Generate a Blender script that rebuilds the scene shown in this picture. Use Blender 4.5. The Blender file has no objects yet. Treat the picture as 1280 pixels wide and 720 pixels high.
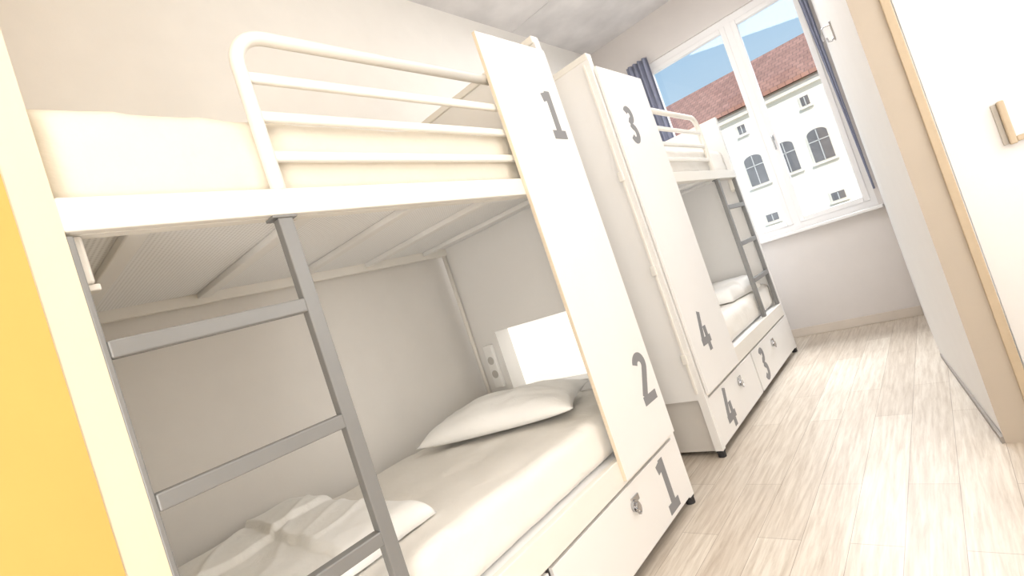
import bpy, bmesh, math, random
from mathutils import Vector, Matrix, noise
random.seed(4)
S = bpy.context.scene
COL = S.collection
S.view_settings.view_transform = 'Standard'
S.view_settings.look = 'None'
S.view_settings.exposure = 0.0

# ------------------------------------------------------------------ materials
def srgb(r, g, b):
    f = lambda c: (c/255/12.92) if c/255 <= .04045 else ((c/255+.055)/1.055)**2.4
    return (f(r), f(g), f(b), 1)
def mat(name, c, rough=.55, metal=0, var=.04, scale=6, bump=0, bscale=60, emit=0, coat=0, bdist=.01):
    m = bpy.data.materials.new(name); m.use_nodes = True
    nt = m.node_tree; N = nt.nodes; L = nt.links; b = N['Principled BSDF']
    c = srgb(*c)
    tc = N.new('ShaderNodeTexCoord'); nz = N.new('ShaderNodeTexNoise')
    nz.inputs['Scale'].default_value = scale; nz.inputs['Detail'].default_value = 4
    L.new(tc.outputs['Object'], nz.inputs['Vector'])
    rp = N.new('ShaderNodeValToRGB')
    rp.color_ramp.elements[0].position = .3; rp.color_ramp.elements[1].position = .7
    rp.color_ramp.elements[0].color = tuple(v*(1-var) for v in c[:3])+(1,)
    rp.color_ramp.elements[1].color = tuple(min(1, v*(1+var)) for v in c[:3])+(1,)
    L.new(nz.outputs['Fac'], rp.inputs['Fac']); L.new(rp.outputs['Color'], b.inputs['Base Color'])
    b.inputs['Roughness'].default_value = rough; b.inputs['Metallic'].default_value = metal
    if coat: b.inputs['Coat Weight'].default_value = coat
    if bump:
        n2 = N.new('ShaderNodeTexNoise'); n2.inputs['Scale'].default_value = bscale; n2.inputs['Detail'].default_value = 5
        n2.inputs['Distortion'].default_value = .6
        L.new(tc.outputs['Object'], n2.inputs['Vector'])
        bp = N.new('ShaderNodeBump'); bp.inputs['Strength'].default_value = bump; bp.inputs['Distance'].default_value = bdist
        L.new(n2.outputs['Fac'], bp.inputs['Height']); L.new(bp.outputs['Normal'], b.inputs['Normal'])
    if emit:
        b.inputs['Emission Color'].default_value = c; b.inputs['Emission Strength'].default_value = emit
    return m
M = {}
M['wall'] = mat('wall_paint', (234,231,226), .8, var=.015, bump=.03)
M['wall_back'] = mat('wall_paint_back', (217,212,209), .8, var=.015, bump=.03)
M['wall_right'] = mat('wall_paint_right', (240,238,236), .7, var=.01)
M['yellow'] = mat('yellow_paint', (212,170,92), .75, var=.02)
M['ceil'] = mat('raw_concrete', (218,215,214), .85, var=.10, scale=3.5, bump=.1, bscale=25)
M['board'] = mat('white_laminate', (237,235,232), .38, var=.012, scale=3)
M['cream'] = mat('cream_edge', (224,210,184), .45, var=.012)
M['edge'] = mat('panel_edge_cream', (232,218,196), .5, var=.02)
M['metal'] = mat('white_powder_coat', (235,231,223), .4, var=.01)
M['dark'] = mat('grey_ladder_steel', (132,132,131), .42, metal=.15, var=.03)
M['digit'] = mat('grey_vinyl', (134,134,136), .5, var=.02)
M['socket_grey'] = mat('socket_grey', (196,192,186), .5, var=.02)
M['chrome'] = mat('chrome', (190,190,192), .18, metal=1, var=.02)
M['black'] = mat('black_rubber', (42,41,43), .6)
M['tan'] = mat('plinth_board', (208,203,196), .6, var=.03)
M['linen'] = mat('white_linen', (240,236,229), .85, var=.012, scale=8, bump=.3, bscale=9, bdist=.025)
M['linen_cream'] = mat('cream_linen', (231,223,208), .85, var=.015, scale=8, bump=.35, bscale=9, bdist=.03)
M['cotton'] = mat('white_cotton', (247,246,243), .85, var=.01, scale=8, bump=.22, bscale=12, bdist=.025)
M['reveal_shade'] = mat('white_reveal_shaded', (188,177,163), .7, var=.02)  # white paint, its shade put into a darker colour
M['wood'] = mat('pale_wood_trim', (194,176,150), .5, var=.05, scale=12)
M['door'] = mat('door_white', (229,229,229), .4, var=.01)
M['frame'] = mat('window_white', (236,235,235), .4, var=.01)
M['curtain'] = mat('slate_blue_curtain', (136,140,160), .85, var=.06, scale=9)
M['socket'] = mat('socket_plastic', (244,243,240), .35, var=.01)
M['niche'] = mat('lit_acrylic', (255,252,246), .5, var=.005, emit=.6)
M['niche_fill'] = mat('lit_acrylic_fill', (255,252,248), .5, var=.005, emit=4.5)  # unseen far niche panel, glow raised to brighten the far lower bunk
M['steel_base'] = mat('skirting_dark', (150,143,136), .5)
M['skirt'] = mat('skirting_pale', (212,202,191), .6)
M['facade'] = mat('facade_render', (246,238,224), .9, var=.04, scale=.8)
M['trim'] = mat('facade_trim', (240,231,217), .9, var=.03)
M['pane'] = mat('dark_pane', (114,112,114), .25, var=.15, scale=2)
M['sash'] = mat('facade_sash', (206,203,199), .6)
M['ground'] = mat('ground_paving', (180,172,160), .9, var=.1)

def floor_mat():
    m = bpy.data.materials.new('pale_oak_planks'); m.use_nodes = True
    nt = m.node_tree; N = nt.nodes; L = nt.links; b = N['Principled BSDF']
    tc = N.new('ShaderNodeTexCoord'); mp = N.new('ShaderNodeMapping')
    mp.inputs['Rotation'].default_value = (0,0,math.pi/2)
    L.new(tc.outputs['Object'], mp.inputs['Vector'])
    br = N.new('ShaderNodeTexBrick'); br.offset = .37; br.inputs['Scale'].default_value = 1
    br.inputs['Brick Width'].default_value = 1.25; br.inputs['Row Height'].default_value = .17
    br.inputs['Mortar Size'].default_value = .0014; br.inputs['Mortar Smooth'].default_value = .3
    br.inputs['Color1'].default_value = srgb(234,228,219); br.inputs['Color2'].default_value = srgb(217,208,197)
    br.inputs['Mortar'].default_value = srgb(174,162,148)
    L.new(mp.outputs['Vector'], br.inputs['Vector'])
    mg = N.new('ShaderNodeMapping'); mg.inputs['Scale'].default_value = (18, 1.1, 1)
    L.new(tc.outputs['Object'], mg.inputs['Vector'])
    ng = N.new('ShaderNodeTexNoise'); ng.inputs['Scale'].default_value = 3.0; ng.inputs['Detail'].default_value = 10
    ng.inputs['Roughness'].default_value = .68; ng.inputs['Distortion'].default_value = .35
    L.new(mg.outputs['Vector'], ng.inputs['Vector'])
    rp = N.new('ShaderNodeValToRGB'); e = rp.color_ramp.elements
    e[0].position = .28; e[0].color = srgb(188,173,156); e[1].position = .62; e[1].color = srgb(243,239,233)
    L.new(ng.outputs['Fac'], rp.inputs['Fac'])
    mx = N.new('ShaderNodeMix'); mx.data_type = 'RGBA'; mx.blend_type = 'MULTIPLY'; mx.inputs['Factor'].default_value = .8
    L.new(br.outputs['Color'], mx.inputs['A']); L.new(rp.outputs['Color'], mx.inputs['B'])
    L.new(mx.outputs['Result'], b.inputs['Base Color'])
    b.inputs['Roughness'].default_value = .34
    bp = N.new('ShaderNodeBump'); bp.inputs['Strength'].default_value = .1; bp.inputs['Distance'].default_value = .004
    L.new(ng.outputs['Fac'], bp.inputs['Height']); L.new(bp.outputs['Normal'], b.inputs['Normal'])
    return m
M['floor'] = floor_mat()
def mesh_mat():
    m = bpy.data.materials.new('perforated_sheet'); m.use_nodes = True
    nt = m.node_tree; N = nt.nodes; L = nt.links; b = N['Principled BSDF']
    tc = N.new('ShaderNodeTexCoord'); v = N.new('ShaderNodeTexVoronoi'); v.inputs['Scale'].default_value = 80
    v.inputs['Randomness'].default_value = 0
    L.new(tc.outputs['Object'], v.inputs['Vector'])
    rp = N.new('ShaderNodeValToRGB'); e = rp.color_ramp.elements
    e[0].position = .22; e[0].color = srgb(212,211,209); e[1].position = .40; e[1].color = srgb(247,247,247)
    L.new(v.outputs['Distance'], rp.inputs['Fac']); L.new(rp.outputs['Color'], b.inputs['Base Color'])
    b.inputs['Roughness'].default_value = .5
    return m
M['mesh'] = mesh_mat()
def roof_mat():
    m = bpy.data.materials.new('red_roof_tiles'); m.use_nodes = True
    nt = m.node_tree; N = nt.nodes; L = nt.links; b = N['Principled BSDF']
    tc = N.new('ShaderNodeTexCoord'); br = N.new('ShaderNodeTexBrick')
    br.inputs['Scale'].default_value = 1; br.inputs['Brick Width'].default_value = .3; br.inputs['Row Height'].default_value = .34
    br.inputs['Mortar Size'].default_value = .02
    br.inputs['Color1'].default_value = srgb(194,142,124); br.inputs['Color2'].default_value = srgb(176,126,110); br.inputs['Mortar'].default_value = srgb(150,108,96)
    L.new(tc.outputs['Object'], br.inputs['Vector'])
    nz = N.new('ShaderNodeTexNoise'); nz.inputs['Scale'].default_value = 1.6; nz.inputs['Detail'].default_value = 6
    L.new(tc.outputs['Object'], nz.inputs['Vector'])
    mx = N.new('ShaderNodeMix'); mx.data_type = 'RGBA'; mx.blend_type = 'OVERLAY'; mx.inputs['Factor'].default_value = .35
    L.new(br.outputs['Color'], mx.inputs['A']); L.new(nz.outputs['Fac'], mx.inputs['B'])
    L.new(mx.outputs['Result'], b.inputs['Base Color']); b.inputs['Roughness'].default_value = .85
    return m
M['roof'] = roof_mat()
def glass_mat():
    m = bpy.data.materials.new('clear_glass'); m.use_nodes = True
    nt = m.node_tree; N = nt.nodes; L = nt.links
    N.remove(N['Principled BSDF']); out = N['Material Output']
    t = N.new('ShaderNodeBsdfTransparent'); g = N.new('ShaderNodeBsdfGlossy'); g.inputs['Roughness'].default_value = .02
    mx = N.new('ShaderNodeMixShader'); mx.inputs['Fac'].default_value = .04
    L.new(t.outputs[0], mx.inputs[1]); L.new(g.outputs[0], mx.inputs[2]); L.new(mx.outputs[0], out.inputs['Surface'])
    return m
M['glass'] = glass_mat()

# ------------------------------------------------------------------ mesh helpers
def bx(bm, x0, x1, y0, y1, z0, z1, bev=0, seg=2, long_y=False):
    if y0 > y1: y0, y1 = y1, y0
    if x0 > x1: x0, x1 = x1, x0
    r = bmesh.ops.create_cube(bm, size=1)
    vs = r['verts']
    for v in vs:
        v.co = Vector(((x0+x1)/2+v.co.x*(x1-x0), (y0+y1)/2+v.co.y*(y1-y0), (z0+z1)/2+v.co.z*(z1-z0)))
    if bev:
        es = list({e for v in vs for e in v.link_edges})
        if long_y: es = [e for e in es if abs(e.verts[0].co.y-e.verts[1].co.y) > 1e-4]
        bmesh.ops.bevel(bm, geom=es, offset=bev, segments=seg, affect='EDGES', profile=.5)
def tube(bm, pts, r, n=12, cap=True):
    pts = [Vector(p) for p in pts]; rings = []
    up = None
    for i, p in enumerate(pts):
        d = (pts[min(i+1, len(pts)-1)]-pts[max(i-1, 0)]).normalized()
        if up is None:
            up = Vector((0,0,1)) if abs(d.z) < .9 else Vector((1,0,0))
        s = d.cross(up).normalized(); up = s.cross(d).normalized()
        rings.append([bm.verts.new(p+(s*math.cos(a)+up*math.sin(a))*r) for a in [2*math.pi*k/n for k in range(n)]])
    for A, B in zip(rings, rings[1:]):
        for k in range(n):
            bm.faces.new((A[k], A[(k+1) % n], B[(k+1) % n], B[k]))
    if cap:
        bm.faces.new(rings[0][::-1]); bm.faces.new(rings[-1])
def prism(bm, poly, z0, z1):
    a = [bm.verts.new((x, y, z0)) for x, y in poly]; b = [bm.verts.new((x, y, z1)) for x, y in poly]
    n = len(poly)
    bm.faces.new(a); bm.faces.new(b)
    for i in range(n): bm.faces.new((a[i], a[(i+1) % n], b[(i+1) % n], b[i]))
def ribbon(bm, pts, w, org, t0, t1, closed=False):
    """flat stroke in the (y,z) plane, extruded in x from t0 to t1"""
    P = [Vector(p) for p in pts]; n = len(P); Lf = []; Rt = []
    for i in range(n):
        a = P[i]-P[i-1] if i else P[1]-P[0]
        b = P[i+1]-P[i] if i < n-1 else P[-1]-P[-2]
        a.normalize(); b.normalize()
        na = Vector((-a.y, a.x)); nb = Vector((-b.y, b.x)); m = (na+nb).normalized()
        k = w/2/max(.45, m.dot(na))
        Lf.append(P[i]+m*k); Rt.append(P[i]-m*k)
    def mk(x): return [[bm.verts.new((x, org[0]+p.x, org[1]+p.y)) for p in q] for q in (Lf, Rt)]
    a = mk(t0); b = mk(t1)
    for i in range(n-1):
        bm.faces.new((b[0][i], b[0][i+1], b[1][i+1], b[1][i]))
        bm.faces.new((a[0][i], a[1][i], a[1][i+1], a[0][i+1]))
        bm.faces.new((a[0][i], a[0][i+1], b[0][i+1], b[0][i]))
        bm.faces.new((a[1][i+1], a[1][i], b[1][i], b[1][i+1]))
    for i in (0, n-1): bm.faces.new((a[0][i], b[0][i], b[1][i], a[1][i]))
ORG = {}
def obj(name, bm, m, parent=None, smooth=False):
    bmesh.ops.recalc_face_normals(bm, faces=bm.faces[:])
    me = bpy.data.meshes.new(name)
    if parent is not None: o0 = ORG[parent.name]
    else:
        vs = [v.co for v in bm.verts]
        o0 = Vector(((min(v.x for v in vs)+max(v.x for v in vs))/2, (min(v.y for v in vs)+max(v.y for v in vs))/2, min(v.z for v in vs)))
    for v in bm.verts: v.co -= o0
    bm.to_mesh(me); bm.free()
    me.materials.append(m)
    if smooth:
        for p in me.polygons: p.use_smooth = True
    o = bpy.data.objects.new(name, me); COL.objects.link(o)
    if parent is not None: o.parent = parent
    else: o.location = o0
    ORG[o.name] = o0
    return o
def tag(o, label, cat, group=None):
    o['label'] = label; o['category'] = cat
    if group: o['group'] = group
    return o
def thing(name, label, cat, loc, group=None):
    o = bpy.data.objects.new(name, None); COL.objects.link(o); o.location = loc
    ORG[o.name] = Vector(loc); o.empty_display_size = .1
    return tag(o, label, cat, group)
def struct(name, bm, m, parent=None, smooth=False):
    o = obj(name, bm, m, parent, smooth)
    if parent is None: o['kind'] = 'structure'
    return o
def B(*a, **k):
    bm = bmesh.new(); bx(bm, *a, **k); return bm

# ------------------------------------------------------------------ room
XF, XL, YW, ZC, YB, XR = -1.293, -2.548, 5.616, 3.753, -1.7, 1.05
struct('floor', B(XL-.1, XR+.1, YB-.1, YW+.3, -.1, 0), M['floor'])
bm = bmesh.new()
bx(bm, XL-.1, XR+.1, YB-.1, 4.157, ZC, ZC+.15); bx(bm, XL-.1, XR+.1, 4.163, YW+.3, ZC, ZC+.15); bx(bm, XL-.1, XR+.1, 4.14, 4.18, ZC+.008, ZC+.149)
struct('ceiling', bm, M['ceil'])
struct('wall_left', B(XL-.15, XL, YB-.1, YW+.3, 0, ZC), M['wall'])
struct('wall_front', B(XL, XR+.1, YB-.15, YB, 0, ZC), M['wall'])
WX0, WX1, WZ0, WZ1 = -2.02, -.404, 1.05, 3.284
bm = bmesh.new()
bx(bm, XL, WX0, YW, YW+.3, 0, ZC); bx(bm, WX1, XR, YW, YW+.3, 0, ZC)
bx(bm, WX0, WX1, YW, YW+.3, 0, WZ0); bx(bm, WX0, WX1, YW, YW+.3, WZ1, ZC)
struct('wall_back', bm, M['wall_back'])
bm = bmesh.new()
prism(bm, [(-.366, YW), (-.262, 4.26), (-.07, 2.9), (.03, 2.9), (.06, 3.2), (.0, 4.3), (-.1, YW)], 0, ZC)
struct('wall_right', bm, M['wall_right'])
bm = bmesh.new()
bx(bm, .03, XR, 2.93, 3.05, 2.1, ZC); bx(bm, .98, XR, 2.93, 3.05, 0, 2.1); bx(bm, .03, .06, 2.93, 3.05, 0, 2.1)
bx(bm, XR, XR+.1, YB, 3.05, 0, ZC)
struct('wall_entry', bm, M['wall_right'])
struct('wall_alcove', B(XL, XF, YB, .1595, 0, ZC), M['yellow'])
# taupe end face of the partition, white paint with its shade coloured in
struct('partition_end_shade', B(-.071, .034, 2.886, 2.9, 0, ZC), M['reveal_shade'])
# skirtings
bm = bmesh.new(); bx(bm, XL, -.366, YW-.014, YW, 0, .085, bev=.004)
struct('baseboard_back', bm, M['skirt'])
bm = bmesh.new()
prism(bm, [(-.262, 4.26), (-.268, 4.26), (-.082, 2.88), (-.07, 2.886)], 0.0, .03)
struct('baseboard_right', bm, M['steel_base'])
# door in the entry wall
dr = bpy.data.objects.new('door_1', None); COL.objects.link(dr); dr.location = (.5, 2.9, 0); dr['kind'] = 'structure'; ORG['door_1'] = Vector((.5, 2.9, 0))
obj('door_leaf', B(.071, .97, 2.9, 2.94, .005, 2.06, bev=.003), M['door'], dr)
bm = bmesh.new(); bx(bm, .034, .068, 2.872, 2.94, 0, 2.1, bev=.004); bx(bm, .972, 1.02, 2.872, 2.94, 0, 2.1, bev=.004); bx(bm, .068, .972, 2.872, 2.94, 2.063, 2.1, bev=.004)
obj('door_frame', bm, M['wood'], dr)
bm = bmesh.new(); bx(bm, .258, .280, 2.862, 2.9, 1.235, 1.415, bev=.005); bx(bm, .280, .335, 2.866, 2.884, 1.24, 1.262, bev=.004)
hd = obj('handle', bm, M['wood'], dr)
obj('handle_plate', B(.240, .258, 2.89, 2.9, 1.24, 1.41, bev=.003), M['socket_grey'], hd)

# window
wn = bpy.data.objects.new('window_1', None); COL.objects.link(wn); wn.location = (-1.2, YW+.05, WZ0); wn['kind'] = 'structure'; ORG['window_1'] = Vector((-1.2, YW+.05, WZ0))
XM = -1.069; y0, y1 = YW+.02, YW+.09
bm = bmesh.new()
bx(bm, WX0, WX0+.06, y0, y1, WZ0, WZ1); bx(bm, WX1-.045, WX1, y0, y1, WZ0, WZ1); bx(bm, XM-.03, XM+.03, y0-.005, y1-.001, WZ0, WZ1)
for a, b in ((WX0+.06, XM-.03), (XM+.03, WX1-.045)):
    bx(bm, a, b, y0, y1, WZ0, WZ0+.06); bx(bm, a, b, y0, y1, WZ1-.07, WZ1)
obj('window_frame', bm, M['frame'], wn)
for a, b in ((WX0+.06, XM-.03), (XM+.03, WX1-.045)):
    bm = bmesh.new(); ya, yb = y0-.012, y0+.05; w = .05; za, zb = WZ0+.06, WZ1-.07
    bx(bm, a, a+w, ya, yb, za, zb, bev=.006); bx(bm, b-w, b, ya, yb, za, zb, bev=.006); bx(bm, a+w, b-w, ya, yb, za, za+w, bev=.006); bx(bm, a+w, b-w, ya, yb, zb-w, zb, bev=.006)
    sh = obj('sash', bm, M['frame'], wn)
    obj('pane', B(a+w-.005, b-w+.005, y0+.02, y0+.026, za+w-.005, zb-w+.005), M['glass'], sh)
bm = bmesh.new(); bx(bm, XM+.04, XM+.065, y0-.03, y0-.012, 1.95, 2.01, bev=.004); bx(bm, XM+.045, XM+.061, y0-.045, y0-.03, 1.86, 2.0, bev=.005)
obj('window_handle', bm, M['chrome'], wn)
obj('window_sill', B(WX0-.03, -.372, YW-.07, YW+.02, WZ0-.03, WZ0-.001, bev=.006), M['frame'], wn)

# curtains
def curtain(xa, xb, yc, z0, z1, folds, taper, label, amp=.035):
    bm = bmesh.new(); nu, nv = 60, 24; g = []
    for j in range(nv+1):
        v = j/nv; z = z0+(z1-z0)*v; k = 1-taper*(1-v)**.8; row = []
        for i in range(nu+1):
            u = i/nu
            x = xb-(xb-xa)*(1-u)*k
            y = yc+amp*math.sin(u*folds*2*math.pi)*(.8+.2*math.sin(v*5+u*3))+.2*amp*math.sin(u*folds*4.7*math.pi+v*2)
            row.append(bm.verts.new((x, y, z)))
        g.append(row)
    for j in range(nv):
        for i in range(nu): bm.faces.new((g[j][i], g[j][i+1], g[j+1][i+1], g[j+1][i]))
    o = obj('curtain', bm, M['curtain'], smooth=True)
    sm = o.modifiers.new('thick', 'SOLIDIFY'); sm.thickness = .004
    return tag(o, label, 'curtain', 'slate blue curtains at the window')
curtain(-2.14, -1.88, 5.54, 1.2, 3.34, 4.5, 0, 'slate blue curtain gathered at the left side of the window behind the far bunk', .028)
curtain(-.47, -.388, 5.565, 1.2, 3.40, 2.5, .88, 'slate blue curtain pulled into the corner at the right side of the window', .018)
# hook on the right wall
bm = bmesh.new(); hx, hy, hz = -.199, 3.80, 2.2
bx(bm, hx-.006, hx+.004, hy-.015, hy+.015, hz-.05, hz+.07, bev=.003)
tube(bm, [(hx, hy, hz+.05), (hx-.035, hy, hz+.055), (hx-.052, hy, hz+.045), (hx-.058, hy, hz+.01), (hx-.058, hy, hz-.03)], .005, 8)
tube(bm, [(hx, hy, hz-.03), (hx-.02, hy, hz-.045), (hx-.036, hy, hz-.04), (hx-.04, hy, hz-.015)], .005, 8)
tag(obj('wall_hook', bm, M['chrome'], smooth=False), 'small metal hook on the white wall right of the window', 'hook')

# ------------------------------------------------------------------ digits
def arc(cx, cy, rx, ry, a0, a1, n=14):
    return [(cx+rx*math.cos(math.radians(a0+(a1-a0)*i/n)), cy+ry*math.sin(math.radians(a0+(a1-a0)*i/n))) for i in range(n+1)]
def digit_bm(ch, cy, cz, h, x):
    s = h; w = .175*s; hw = .255*s; H = s/2; bm = bmesh.new(); t0, t1 = x-.0005, x+.0016
    R = lambda pts, k=0: ribbon(bm, pts, w, (cy, cz), t0, t1+k*.0003)
    i = w/2
    if ch == '1':
        R([(.02*s, -H), (.02*s, H)]); R([(.02*s, H-i*1.1), (-.19*s, H-.15*s)], 1); R([(-.21*s, -H+i), (.23*s, -H+i)], 2)
    elif ch == '2':
        top = arc(0, H-hw, hw-i, hw-i, 165, -25)
        R(top+[(-hw+i*1.0, -H+w*.9), ]); R([(-hw, -H+i), (hw+.01*s, -H+i)], 1)
    elif ch == '3':
        r1 = hw*.94
        R(arc(-.01*s, H-r1, r1-i, r1-i, 150, -80)+[(-.06*s, .02*s)]); R([(-.06*s, .02*s)]+arc(-.01*s, -H+hw*1.06, hw-i, hw*1.06-i, 80, -155), 1)
    elif ch == '4':
        R([(.11*s, -H), (.11*s, .12*s)]); R([(.03*s, H), (-.2*s, -.2*s)], 1); R([(-.29*s, -.22*s), (.29*s, -.22*s)], 2)
    return bm

# ------------------------------------------------------------------ bunk beds
ZR0, ZR1, ZT, ZPT, ZPB = 1.707, 1.782, 2.55, 2.468, .385
def make_bed(label, yh, s, L, pw, dpan, split, digs, ddig, dlock, orail, ndep, zfoot, nm_, fb):
    Y = lambda t: yh+s*t
    XB = -2.46
    root = thing('bunk_bed', label, 'bunk bed', ((XF+XB)/2, Y(L/2), 0), 'white bunk beds along the left wall')
    # head board with lit niche
    nx0, nx1, nz0, nz1 = -2.24, -1.50, .735, 1.13
    bm = bmesh.new(); ta, tb = 0, .048
    zl = .36
    bx(bm, XB, nx0, Y(ta), Y(tb), zl, ZT); bx(bm, nx1, XF-.004, Y(ta), Y(tb), zl, ZT)
    bx(bm, nx0, nx1, Y(ta), Y(tb), zl, nz0); bx(bm, nx0, nx1, Y(ta), Y(tb), nz1, ZT)
    if ndep:   # box behind the board
        q = -ndep
        bx(bm, nx0-.012, nx0, Y(q), Y(0), nz0-.012, nz1+.012); bx(bm, nx1, nx1+.012, Y(q), Y(0), nz0-.012, nz1+.012)
        bx(bm, nx0, nx1, Y(q), Y(0), nz0-.012, nz0); bx(bm, nx0, nx1, Y(q), Y(0), nz1, nz1+.012)
        bx(bm, nx0, nx1, Y(q), Y(q+.008), nz0, nz1)
    else:
        q = 0; bx(bm, nx0, nx1, Y(ta), Y(.008), nz0, nz1)
    bx(bm, XF-.05, XF-.004, Y(ta), Y(tb), .04, zl)
    hb = obj('head_board', bm, M['board'], root)
    obj('light_panel', B(nx0+.001, nx1-.001, Y(q+.0085), Y(q+.016), nz0+.001, nz1-.001), M[nm_], hb)
    obj('top_cap', B(XB, XF-.006, Y(-.004), Y(tb+.012), ZT-.028, ZT+.012, bev=.004), M['metal'], hb)
    bm = bmesh.new(); bx(bm, -2.365, -2.29, Y(tb), Y(tb+.03), .78, 1.06, bev=.006)
    sp = obj('socket_box', bm, M['socket'], hb)
    for zz in (.87, .96):
        bm = bmesh.new(); tube(bm, [(-2.327, Y(tb+.029), zz), (-2.327, Y(tb+.032), zz)], .026, 20)
        obj('socket', bm, M['socket_grey'], hb)
    # edge profile with clips on the outside of the board near the front edge
    bm = bmesh.new(); bx(bm, XF-.05, XF-.034, Y(-.012), Y(0), .40, 2.50, bev=.003)
    obj('edge_profile', bm, M['metal'], hb)
    for zz in (.62, 1.18, 1.78):
        bm = bmesh.new(); bx(bm, XF-.056, XF-.022, Y(-.03), Y(-.011), zz-.03, zz+.03, bev=.004)
        obj('clip', bm, M['metal'], hb)
    # foot board
    bm = bmesh.new()
    bx(bm, XB, XF-.004, Y(L-fb), Y(L), .36, zfoot); bx(bm, XF-.05, XF-.004, Y(L-fb), Y(L), .04, .36)
    obj('foot_board', bm, M['cream'] if s < 0 else M['board'], root)
    # plinth under both ends
    bm = bmesh.new()
    bx(bm, XB+.05, XF-.06, Y(.03), Y(.05), .03, .36); bx(bm, XB+.05, XF-.06, Y(L-fb-.02), Y(L-fb-.005), .03, .36)
    bx(bm, XB+.05, XB+.07, Y(.07), Y(L-fb-.02), .03, .36); bx(bm, XF-.10, XF-.06, Y(split-.03), Y(split+.03), .03, .36)
    obj('plinth', bm, M['tan'], root)
    for tt in (.02, L-.028):
        for xx in (XF-.027, XB+.06):
            bm = bmesh.new(); tube(bm, [(xx, Y(tt), 0), (xx, Y(tt), .03)], .024, 16); bx(bm, xx-.02, xx+.02, Y(tt)-.02, Y(tt)+.02, .028, .041 if xx > -2 else .36)
            obj('foot', bm, M['black'], root)
    # side rails
    for (za, zb, nm) in ((ZR0, ZR1, 'upper_rail'), (.365, .475, 'lower_rail')):
        bm = bmesh.new(); bx(bm, XF-.03, XF, Y(.04), Y(L-fb), za, zb, bev=.004)
        bx(bm, XF-.06, XF-.03, Y(.04), Y(L-fb), za, za+.012)
        obj(nm, bm, M['metal'], root)
        bm = bmesh.new(); bx(bm, XB, XB+.03, Y(.04), Y(L-fb), za, zb, bev=.004)
        obj('rear_rail', bm, M['metal'], root)
    # mattress bases
    ub = obj('upper_base', B(XB+.03, XF-.03, Y(.04), Y(L-fb), 1.752, 1.758), M['mesh'], root)
    n = 5
    for k in range(n):
        t = .2+(L-.45)*k/(n-1)
        bm = bmesh.new(); bx(bm, XB+.03, XF-.03, Y(t), Y(t+.05), 1.728, 1.752, bev=.004)
        obj('cross_beam', bm, M['board'], ub)
    obj('lower_base', B(XB+.03, XF-.03, Y(.04), Y(L-fb), .455, .467), M['mesh'], root)
    bm = bmesh.new(); tube(bm, [(XB+.012, Y(.065), .475), (XB+.012, Y(.065), ZR0)], .014, 12)
    obj('rear_post', bm, M['metal'], root, True)
    for tt in (L-fb-.03, ):
        bm = bmesh.new(); bx(bm, XF-.075, XF-.03, Y(tt), Y(tt+.03), 1.60, 1.706, bev=.006); bx(bm, XF-.068, XF-.037, Y(tt-.008), Y(tt+.03), 1.585, 1.60, bev=.003)
        obj('bracket', bm, M['metal'], root)
    # numbered front panel
    xp = XF+.018
    bm = bmesh.new(); bx(bm, XF+.001, xp, Y(.022), Y(pw), ZPB, ZPT, bev=.0015)
    pn = obj('number_panel', bm, M['board'], root)
    obj('panel_edge', B(XF+.0005, xp-.001, Y(pw-.0005), Y(pw+.002), ZPB+.001, ZPT-.001), M['edge'], pn)
    obj('number', digit_bm(digs[0], Y(dpan), 2.10, .255, xp), M['digit'], pn)
    obj('number', digit_bm(digs[1], Y(dpan), .715, .255, xp), M['digit'], pn)
    # guard rail
    tg = 1.64; r = .0205; xg = XF-.02; R_ = .10
    bm = bmesh.new()
    pts = [(xg, Y(pw-.03), 2.256), (xg, Y(tg-R_), 2.256)]
    pts += [(xg, Y(tg-R_+R_*math.sin(a)), 2.256-R_+R_*math.cos(a)) for a in [math.radians(q) for q in range(10, 91, 10)]]
    pts += [(xg, Y(tg), 1.79), (xg, Y(tg), ZR1-.005)]
    tube(bm, pts, r, 16)
    gr = obj('guard_rail', bm, M['metal'], root, True)
    for zz in (2.123, 2.004, 1.883):
        bm = bmesh.new(); bx(bm, xg-.011, xg+.011, Y(pw-.03), Y(tg-.006), zz-.016, zz+.016, bev=.008, seg=3)
        obj('rail_bar', bm, M['metal'], gr)
    # ladder
    ta, tb = 1.655, L-fb-orail/2
    ld = None
    for t, hw in ((ta, .021), (tb, orail/2)):
        bm = bmesh.new(); bx(bm, XF-.036, XF-.004, Y(t-hw), Y(t+hw), .476, ZR0-.008, bev=.003)
        if ld is None:
            bx(bm, XF-.05, XF-.002, Y(t-.035), Y(t+.035), ZR0-.008, ZR0, bev=.002)
            ld = obj('ladder', bm, M['dark'], root)
        else: obj('ladder_rail', bm, M['dark'], ld)
    for zz in (1.45, 1.12, .79):
        bm = bmesh.new(); bx(bm, XF-.038, XF-.002, Y(ta+.02), Y(tb-orail/2), zz-.019, zz+.019, bev=.004)
        obj('rung', bm, M['dark'], ld)
    # drawers
    for (a, b, ch, td_, tl) in ((.03, split-.012, digs[ddig[0]], ddig[1], dlock[0]), (split+.012, L-.04, digs[1-ddig[0]], ddig[2], dlock[1])):
        bm = bmesh.new(); bx(bm, XF-.022, XF-.002, Y(a), Y(b), .05, .352, bev=.002)
        bx(bm, XB+.25, XF-.022, Y(a+.05), Y(a+.062), .07, .33); bx(bm, XB+.25, XF-.022, Y(b-.062), Y(b-.05), .07, .33)
        dw = obj('drawer', bm, M['board'], root)
        obj('number', digit_bm(ch, Y(td_), .2, .255, XF-.002), M['digit'], dw)
        bm = bmesh.new()
        tube(bm, [(XF-.004, Y(tl), .265), (XF+.012, Y(tl), .265)], .026, 20)
        tube(bm, [(XF+.010, Y(tl), .265), (XF+.024, Y(tl), .265)], .016, 16)
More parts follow.
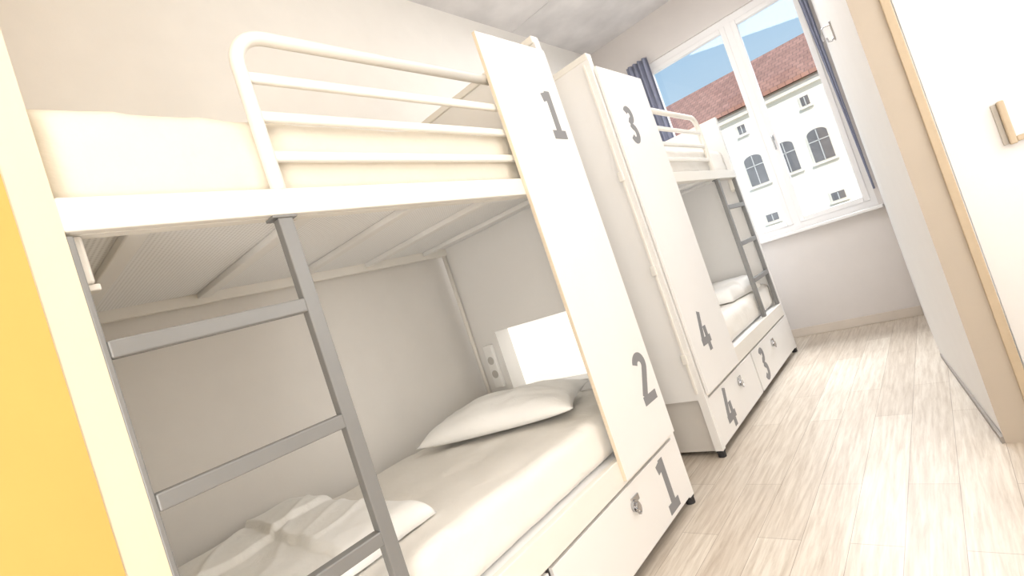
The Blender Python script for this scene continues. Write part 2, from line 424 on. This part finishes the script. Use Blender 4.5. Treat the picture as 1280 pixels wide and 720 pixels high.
        bx(bm, XF-.002, XF+.006, Y(tl)-.012, Y(tl)+.05, .272, .30, bev=.002)
        tube(bm, [(XF+.02, Y(tl)-.016, .262)]+[(XF+.02, Y(tl)-.016*math.cos(q), .262-.03*math.sin(q)) for q in [.5, 1, 1.57, 2.1, 2.6]]+[(XF+.02, Y(tl)+.016, .262)], .005, 8)
        obj('lock', bm, M['chrome'], dw, False)
    return root, Y
bed1, Y1 = make_bed('near white bunk bed with panel numbered 1 and 2', 2.348, -1, 2.188, .555, .142, 1.135, '12', (0, .222, 1.38), (.54, 1.7), .012, .09, ZT, 'niche', .067)
bed2, Y2 = make_bed('far white bunk bed beneath the window with panel numbered 3 and 4', 2.845, 1, 2.223, .655, .25, .985, '34', (1, .285, 1.205), (.58, 1.545), .03, 0, 2.30, 'niche_fill', .055)

# ------------------------------------------------------------------ bedding
def mattress(y0, y1, z0, z1, label, wob=.008, seed=0, bev=.06, m='linen'):
    x0, x1 = -2.42, XF-.045
    bm = bmesh.new(); bx(bm, x0, x1, y0, y1, z0, z1, bev=bev, seg=5, long_y=True)
    for _ in range(6):
        es = [e for e in bm.edges if e.calc_length() > .045]
        if es: bmesh.ops.subdivide_edges(bm, edges=es, cuts=1, use_grid_fill=True)
    for v in bm.verts:
        p = v.co; h = (p.z-z0)/(z1-z0)
        n = noise.noise(Vector((p.x*5+seed, p.y*1.7, p.z*6)))*wob*.8+noise.noise(Vector((p.x*13, p.y*7+seed, p.z*14)))*wob*.5
        n += wob*.5*max(0, 1-3*abs(noise.noise(Vector((p.y*5+p.z*7+seed, p.x*3, p.z*4)))))
        k = min(1, max(0, h))
        p.z += n*k
        if p.x > x1-.06: p.x += (n*1.6-.006)*(.4+.6*h)
    o = obj('mattress', bm, M[m], smooth=True)
    return tag(o, label, 'mattress', 'sheeted mattresses on the bunks')
mattress(Y1(.052), Y1(2.119), 1.762, 2.02, 'cream sheeted mattress on the upper bunk of the near bed', .007, 1, .05, 'linen_cream')
mattress(Y1(.052), Y1(2.118), .471, .668, 'white sheeted mattress on the lower bunk of the near bed under the pillow', .010, 5, .05)
mattress(Y2(.06), Y2(2.15), 1.762, 2.0, 'white sheeted mattress on the upper bunk of the far bed', .008, 9)
mattress(Y2(.06), Y2(2.15), .471, .69, 'white sheeted mattress on the lower bunk of the far bed', .008, 13)

def pillow(cx, cy, z, lx, ly, h, rot, label, seed):
    bm = bmesh.new(); n = 48; top = []; bot = []
    for j in range(n+1):
        rt = []; rb = []
        for i in range(n+1):
            u = 2*i/n-1; v = 2*j/n-1
            fall = max(0, (1-abs(u)**2.8))**.5*max(0, (1-abs(v)**2.8))**.5
            px = u*lx/2*(1-.07*(1-v*v)*abs(u)); py = v*ly/2*(1-.09*(1-u*u)*abs(v))
            nz = noise.noise(Vector((u*2.2+seed, v*2.2, 0)))*.18+noise.noise(Vector((u*5+seed, v*5, 1)))*.06
            zt = h*.68*fall*(1+nz); zb = -h*.32*fall
            rt.append(bm.verts.new((px, py, zt+h*.34))); rb.append(rt[-1] if (i in (0, n) or j in (0, n)) else bm.verts.new((px, py, zb+h*.34)))
        top.append(rt); bot.append(rb)
    for j in range(n):
        for i in range(n):
            bm.faces.new((top[j][i], top[j][i+1], top[j+1][i+1], top[j+1][i]))
            bm.faces.new((bot[j][i], bot[j+1][i], bot[j+1][i+1], bot[j][i+1]))
    c, s = math.cos(rot), math.sin(rot)
    for v in bm.verts: v.co = Vector((cx+v.co.x*c-v.co.y*s, cy+v.co.x*s+v.co.y*c, z+v.co.z))
    return tag(obj('pillow', bm, M['cotton'], smooth=True), label, 'pillow')
pillow(-1.92, 1.86, .676, .84, .52, .155, math.radians(24), 'white pillow on the near lower bunk by the lit niche', 3)

def towel(cx, cy, z, lx, ly, rot, label, seed, H=.075):
    """soft folded cloth: closed height field with folded-over flaps and gentle creases"""
    nx, ny = 100, 80
    sm = lambda a, b, t: (lambda q: q*q*(3-2*q))(min(1, max(0, (t-a)/(b-a))))
    bm = bmesh.new(); top = []; bot = []
    for j in range(ny+1):
        rt = []; rb = []
        for i in range(nx+1):
            u = 2*i/nx-1; v = 2*j/ny-1
            wob = noise.noise(Vector((u*1.5+seed, v*1.5, 3)))
            px = u*lx/2*(1+.05*wob+.05*v); py = v*ly/2*(1+.07*noise.noise(Vector((u*1.8, v*1.2+seed, 7)))-.07*u)
            rim = max(0, 1-abs(u)**16)**.5*max(0, 1-abs(v)**14)**.5
            flap = sm(-.03, .012, v-.10+.22*u+.07*noise.noise(Vector((u*2.5+seed, 0, 1))))
            flap2 = sm(-.025, .012, -.30-u+.08*noise.noise(Vector((0, v*2.5+seed, 2))))
            cre = 1-abs(noise.noise(Vector((px*3.2+py*2.4+seed, (py-px)*1.1, 0))))*2.6
            cr2 = noise.noise(Vector((px*11+seed, py*8, 1)))
            h = H*(.60+.14*noise.noise(Vector((u*1.6+seed, v*1.6, 5))))+.028*flap+.024*flap2+.011*max(0, cre)**3+.0045*cr2
            zt = .004+max(.004, h)*rim
            rt.append(bm.verts.new((px, py, zt)))
            rb.append(rt[-1] if (i in (0, nx) or j in (0, ny)) else bm.verts.new((px, py, .001)))
        top.append(rt); bot.append(rb)
    for j in range(ny):
        for i in range(nx):
            bm.faces.new((top[j][i], top[j][i+1], top[j+1][i+1], top[j+1][i]))
            bm.faces.new((bot[j][i], bot[j+1][i], bot[j+1][i+1], bot[j][i+1]))
    c, s = math.cos(rot), math.sin(rot)
    for v in bm.verts: v.co = Vector((cx+v.co.x*c-v.co.y*s, cy+v.co.x*s+v.co.y*c, z+v.co.z))
    return tag(obj('folded_towel', bm, M['cotton'], smooth=True), label, 'towel', 'white folded towels at the foot of the lower bunks')
towel(-1.93, .64, .679, .92, .64, math.radians(6), 'white folded towel lying on the near lower bunk behind the ladder', 2)
towel(-1.80, 4.52, .699, .86, .60, math.radians(-5), 'white folded towel on the far lower bunk behind its ladder', 6, .17)

# ------------------------------------------------------------------ building across the street
BY = 25.0; BZ0 = -6.0; EV = 6.2; RG = 8.75
bld = thing('apartment_building', 'cream building with red tiled roof and arched windows outside the window', 'building', (-5, 29, BZ0))
obj('facade_wall', B(-22, 8, BY, BY+8, BZ0, EV), M['facade'], bld)
bm = bmesh.new()
pr = [(BY-.45, EV-.05), (BY+4, RG), (BY+8.45, EV-.05), (BY+8.45, EV+.12), (BY+4, RG+.18), (BY-.45, EV+.12)]
a = [bm.verts.new((-22.4, y, z)) for y, z in pr]; b = [bm.verts.new((8.4, y, z)) for y, z in pr]
bm.faces.new(a); bm.faces.new(b)
for i in range(6): bm.faces.new((a[i], a[(i+1) % 6], b[(i+1) % 6], b[i]))
obj('roof', bm, M['roof'], bld)
bm = bmesh.new(); bx(bm, -22.1, 8.1, BY-.22, BY, EV-.36, EV-.12)
obj('cornice', bm, M['trim'], bld)
def arch_poly(w, h, n=12):
    r = w/2; k = .55
    return [(-r, 0), (r, 0)]+[(r*math.cos(q), h-r*k+r*k*math.sin(q)) for q in [math.pi*i/n for i in range(n+1)]]
def facade_window(x, zc, w, h, arched):
    def face(poly, y0_, y1_):
        bm = bmesh.new()
        A = [bm.verts.new((x+p[0], y0_, zc-h/2+p[1])) for p in poly]; Bv = [bm.verts.new((x+p[0], y1_, zc-h/2+p[1])) for p in poly]
        bm.faces.new(A); bm.faces.new(Bv)
        for i in range(len(poly)): bm.faces.new((A[i], A[(i+1) % len(poly)], Bv[(i+1) % len(poly)], Bv[i]))
        return bm
    shp = arch_poly if arched else (lambda a_, b_: [(-a_/2, 0), (a_/2, 0), (a_/2, b_), (-a_/2, b_)])
    big = [(px, py-.06) for px, py in shp(w+.14, h+.13)]
    f = obj('window', face(big, BY-.05, BY+.02), M['trim'], bld)
    obj('pane', face(shp(w, h), BY-.075, BY-.045), M['pane'], f)
    bm = bmesh.new()
    bx(bm, x-.018, x+.018, BY-.10, BY-.07, zc-h/2, zc+h/2-.03)
    if arched: bx(bm, x-w/2, x+w/2, BY-.10, BY-.07, zc+h*.12, zc+h*.12+.04)
    obj('glazing_bar', bm, M['sash'], f)
    obj('ledge', B(x-w/2-.1, x+w/2+.1, BY-.14, BY-.04, zc-h/2-.12, zc-h/2-.03), M['trim'], f)
for x in (-13.5, -10.9, -8.2, -5.55, -4.25, -2.95, -.3, 2.4):
    facade_window(x, 3.38, .74, 1.35, True)
    if x != -4.25:
        facade_window(x, 1.12, .48, .32, False); facade_window(x, 5.30, .30, .38, False)
    facade_window(x, -1.4, .66, 1.2, True)
struct('ground', B(-40, 30, YW+.6, 60, BZ0-.2, BZ0), M['ground'])

# ------------------------------------------------------------------ lights and sky
w = bpy.data.worlds.new('World'); S.world = w; w.use_nodes = True
nt = w.node_tree; N = nt.nodes; Lk = nt.links
bg = N['Background']; tc = N.new('ShaderNodeTexCoord'); sx = N.new('ShaderNodeSeparateXYZ'); rp = N.new('ShaderNodeValToRGB')
Lk.new(tc.outputs['Generated'], sx.inputs[0]); Lk.new(sx.outputs['Z'], rp.inputs['Fac']); Lk.new(rp.outputs['Color'], bg.inputs['Color'])
e = rp.color_ramp.elements
e[0].position = .0; e[0].color = srgb(214,230,240); e[1].position = .55; e[1].color = srgb(112,176,222)
bg.inputs['Strength'].default_value = 1.1
def area(name, loc, target, sx_, sy_, power, col):
    l = bpy.data.lights.new(name, 'AREA'); l.shape = 'RECTANGLE'; l.size = sx_; l.size_y = sy_; l.energy = power; l.color = col
    o = bpy.data.objects.new(name, l); COL.objects.link(o); o.location = loc
    o.rotation_euler = (Vector(target)-Vector(loc)).to_track_quat('-Z', 'Y').to_euler()
    return o
area('daylight', (-.6, 9.5, 7.0), (-1.2, 5.2, 1.8), 5, 4, 2100, (.96, .98, 1))
area('ceiling_fill_far', (-.85, 3.6, 3.70), (-.75, 3.5, 0), .8, 2.2, 40, (1, .99, .99))  # added fill under the ceiling, brightens the aisle and far bunk
area('ceiling_fill_near', (.3, .2, 3.68), (-2.4, 1.4, 2.7), 1.2, 2.2, 50, (1, .94, .83))  # added warm fill, washes the upper left wall and near bunk
area('entry_fill', (.5, -1.5, 1.1), (-2.0, 1.6, 1.15), 1.3, 1.8, 74, (1, .978, .95))  # added fill behind the camera for the lower bunk, no real fitting
area('nook_fill', (.92, 2.0, 1.9), (-1.3, 1.9, 1.5), 1.2, 1.6, 22, (1, .988, .975))  # added frontal fill out of view, lifts the panels and lower bunk
sl = bpy.data.lights.new('sun', 'SUN'); sl.energy = 3.5; sl.angle = .02; sl.color = (1, .97, .92)
so = bpy.data.objects.new('sun', sl); COL.objects.link(so); so.rotation_euler = Vector((-.45, .75, -.6)).to_track_quat('-Z', 'Y').to_euler()

# ------------------------------------------------------------------ camera
f, yaw, pit, rol = 627.13, 40.789, 1.436, 18.647
t, q, r = map(math.radians, (yaw, pit, rol))
right0 = Vector((math.cos(t), math.sin(t), 0)); fwd0 = Vector((-math.sin(t), math.cos(t), 0)); up = Vector((0,0,1))
fw = fwd0*math.cos(q)+up*math.sin(q); u0 = -fwd0*math.sin(q)+up*math.cos(q)
# image right axis e_x and up axis expressed through level right / down
ex = right0*math.cos(r)+(-u0)*math.sin(r)
eup = -( -right0*math.sin(r)+(-u0)*math.cos(r))
cd = bpy.data.cameras.new('camera'); cam = bpy.data.objects.new('camera', cd); COL.objects.link(cam)
cd.sensor_fit = 'HORIZONTAL'; cd.sensor_width = 36; cd.lens = 36*f/1280; cd.clip_start = .02; cd.clip_end = 300
mw = Matrix.Identity(4)
for i in range(3):
    mw[i][0] = ex[i]; mw[i][1] = eup[i]; mw[i][2] = -fw[i]
mw[0][3], mw[1][3], mw[2][3] = 0, 0, 1.28
cam.matrix_world = mw
S.camera = cam
